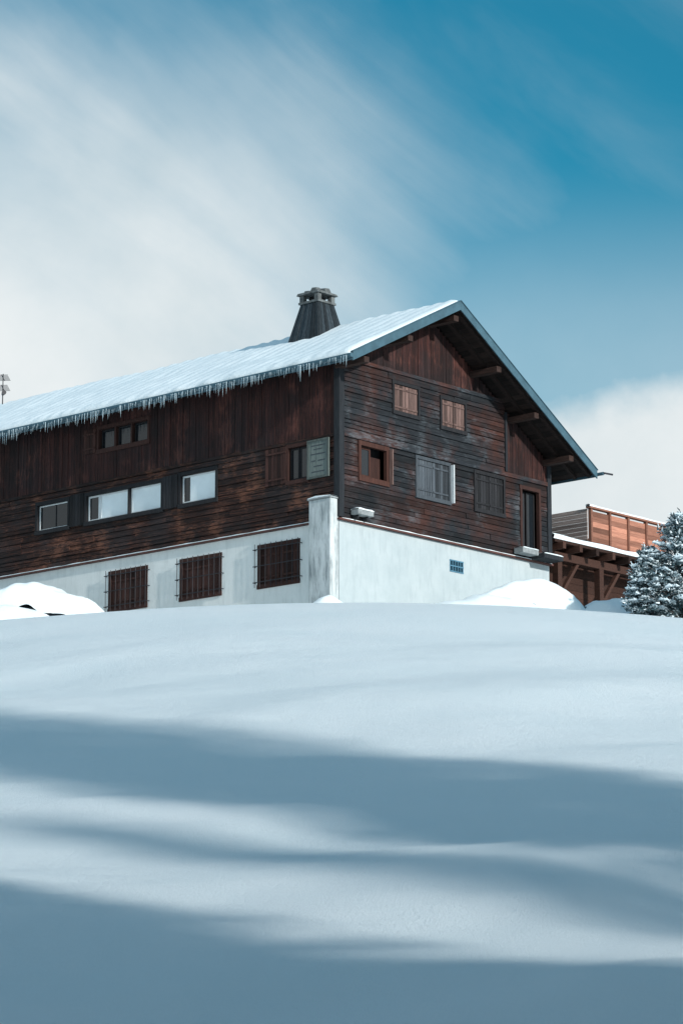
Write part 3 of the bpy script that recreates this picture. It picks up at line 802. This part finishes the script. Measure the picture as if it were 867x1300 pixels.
d = mth('SQRT', mth('ADD', mth('MULTIPLY', dx, dx), mth('MULTIPLY', dzz, dzz)))
mp = N(nt, 'ShaderNodeMapping'); nt.links.new(tc.outputs['Generated'], mp.inputs[0])
mp.vector_type = 'TEXTURE'
mp.inputs['Rotation'].default_value = (0, math.radians(38), 0); mp.inputs['Scale'].default_value = (0.18, 0.2, 0.04)
ns = noise_n(nt, mp.outputs[0], 1.0, 6, 0.55); ns.inputs['Distortion'].default_value = 0.5
n2 = noise_n(nt, tc.outputs['Generated'], 8, 6, 0.5)
st = mth('SUBTRACT', ns.outputs['Fac'], 0.5); st2 = mth('SUBTRACT', n2.outputs['Fac'], 0.5)
dd = mth('ADD', mth('ADD', d, mth('MULTIPLY', st, -0.6)), mth('MULTIPLY', st2, -0.7))
m1 = mth('MULTIPLY', sstep(dd, 1.3, 0.15), 1.0)
wisp = mth('MULTIPLY', sstep(ns.outputs['Fac'], 0.40, 0.85), mth('ADD', 0.12, mth('MULTIPLY', sstep(X, 0.10, -0.08), 0.36)))
n3 = noise_n(nt, tc.outputs['Generated'], 22, 7, 0.55)
top = mth('ADD', 0.246, mth('ADD', mth('MULTIPLY', st2, 0.05), mth('MULTIPLY', mth('SUBTRACT', n3.outputs['Fac'], 0.5), 0.03)))
m2 = sstep(mth('SUBTRACT', top, Zc), -0.012, 0.014)
haze = mth('MULTIPLY', sstep(Zc, 0.315, 0.235), 0.38)
zen_fill = mth('MULTIPLY', sstep(mth('ADD', Zc, mth('MULTIPLY', st2, 0.5)), 0.45, 0.95), 0.22)  # unseen overhead cloud, added to lift the fill light
back_fill = mth('MULTIPLY', sstep(mth('ADD', Y, mth('MULTIPLY', st2, 1.2)), 0.3, -0.9), 0.40)  # unseen cloud behind the camera, added for more fill light
m = mth('MAXIMUM', mth('MAXIMUM', mth('MAXIMUM', m1, wisp), mth('MAXIMUM', m2, haze)), mth('MAXIMUM', zen_fill, back_fill), True)
tint = mixc(nt, 1.0, sky.outputs[0], (0.15, 0.99, 1.0), 'MULTIPLY')
# sky above the frame scaled up, an added fill light for shaded snow
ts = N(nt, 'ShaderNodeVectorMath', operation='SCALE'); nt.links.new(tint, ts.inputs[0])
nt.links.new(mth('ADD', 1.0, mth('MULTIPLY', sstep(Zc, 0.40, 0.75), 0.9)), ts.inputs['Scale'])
cb = ramp(nt, [(0.25, (0.70, 0.775, 0.80)), (0.7, (0.84, 0.885, 0.895))]); nt.links.new(n3.outputs['Fac'], cb.inputs[0])
cc = N(nt, 'ShaderNodeVectorMath', operation='SCALE'); cc.inputs['Scale'].default_value = 10.0; nt.links.new(cb.outputs[0], cc.inputs[0])
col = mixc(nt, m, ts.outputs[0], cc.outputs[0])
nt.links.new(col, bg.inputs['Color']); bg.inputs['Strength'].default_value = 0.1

# ------------------------------------------------------------------ camera
cam = bpy.data.cameras.new('camera'); co = bpy.data.objects.new('camera', cam); scene.collection.objects.link(co)
co.location = (0, 0, CAMZ); co.rotation_euler = (math.radians(90 + 11.54), 0, 0)
cam.sensor_fit = 'VERTICAL'; cam.sensor_height = 36; cam.lens = 107.2
cam.clip_start = 0.1; cam.clip_end = 9000
scene.camera = co
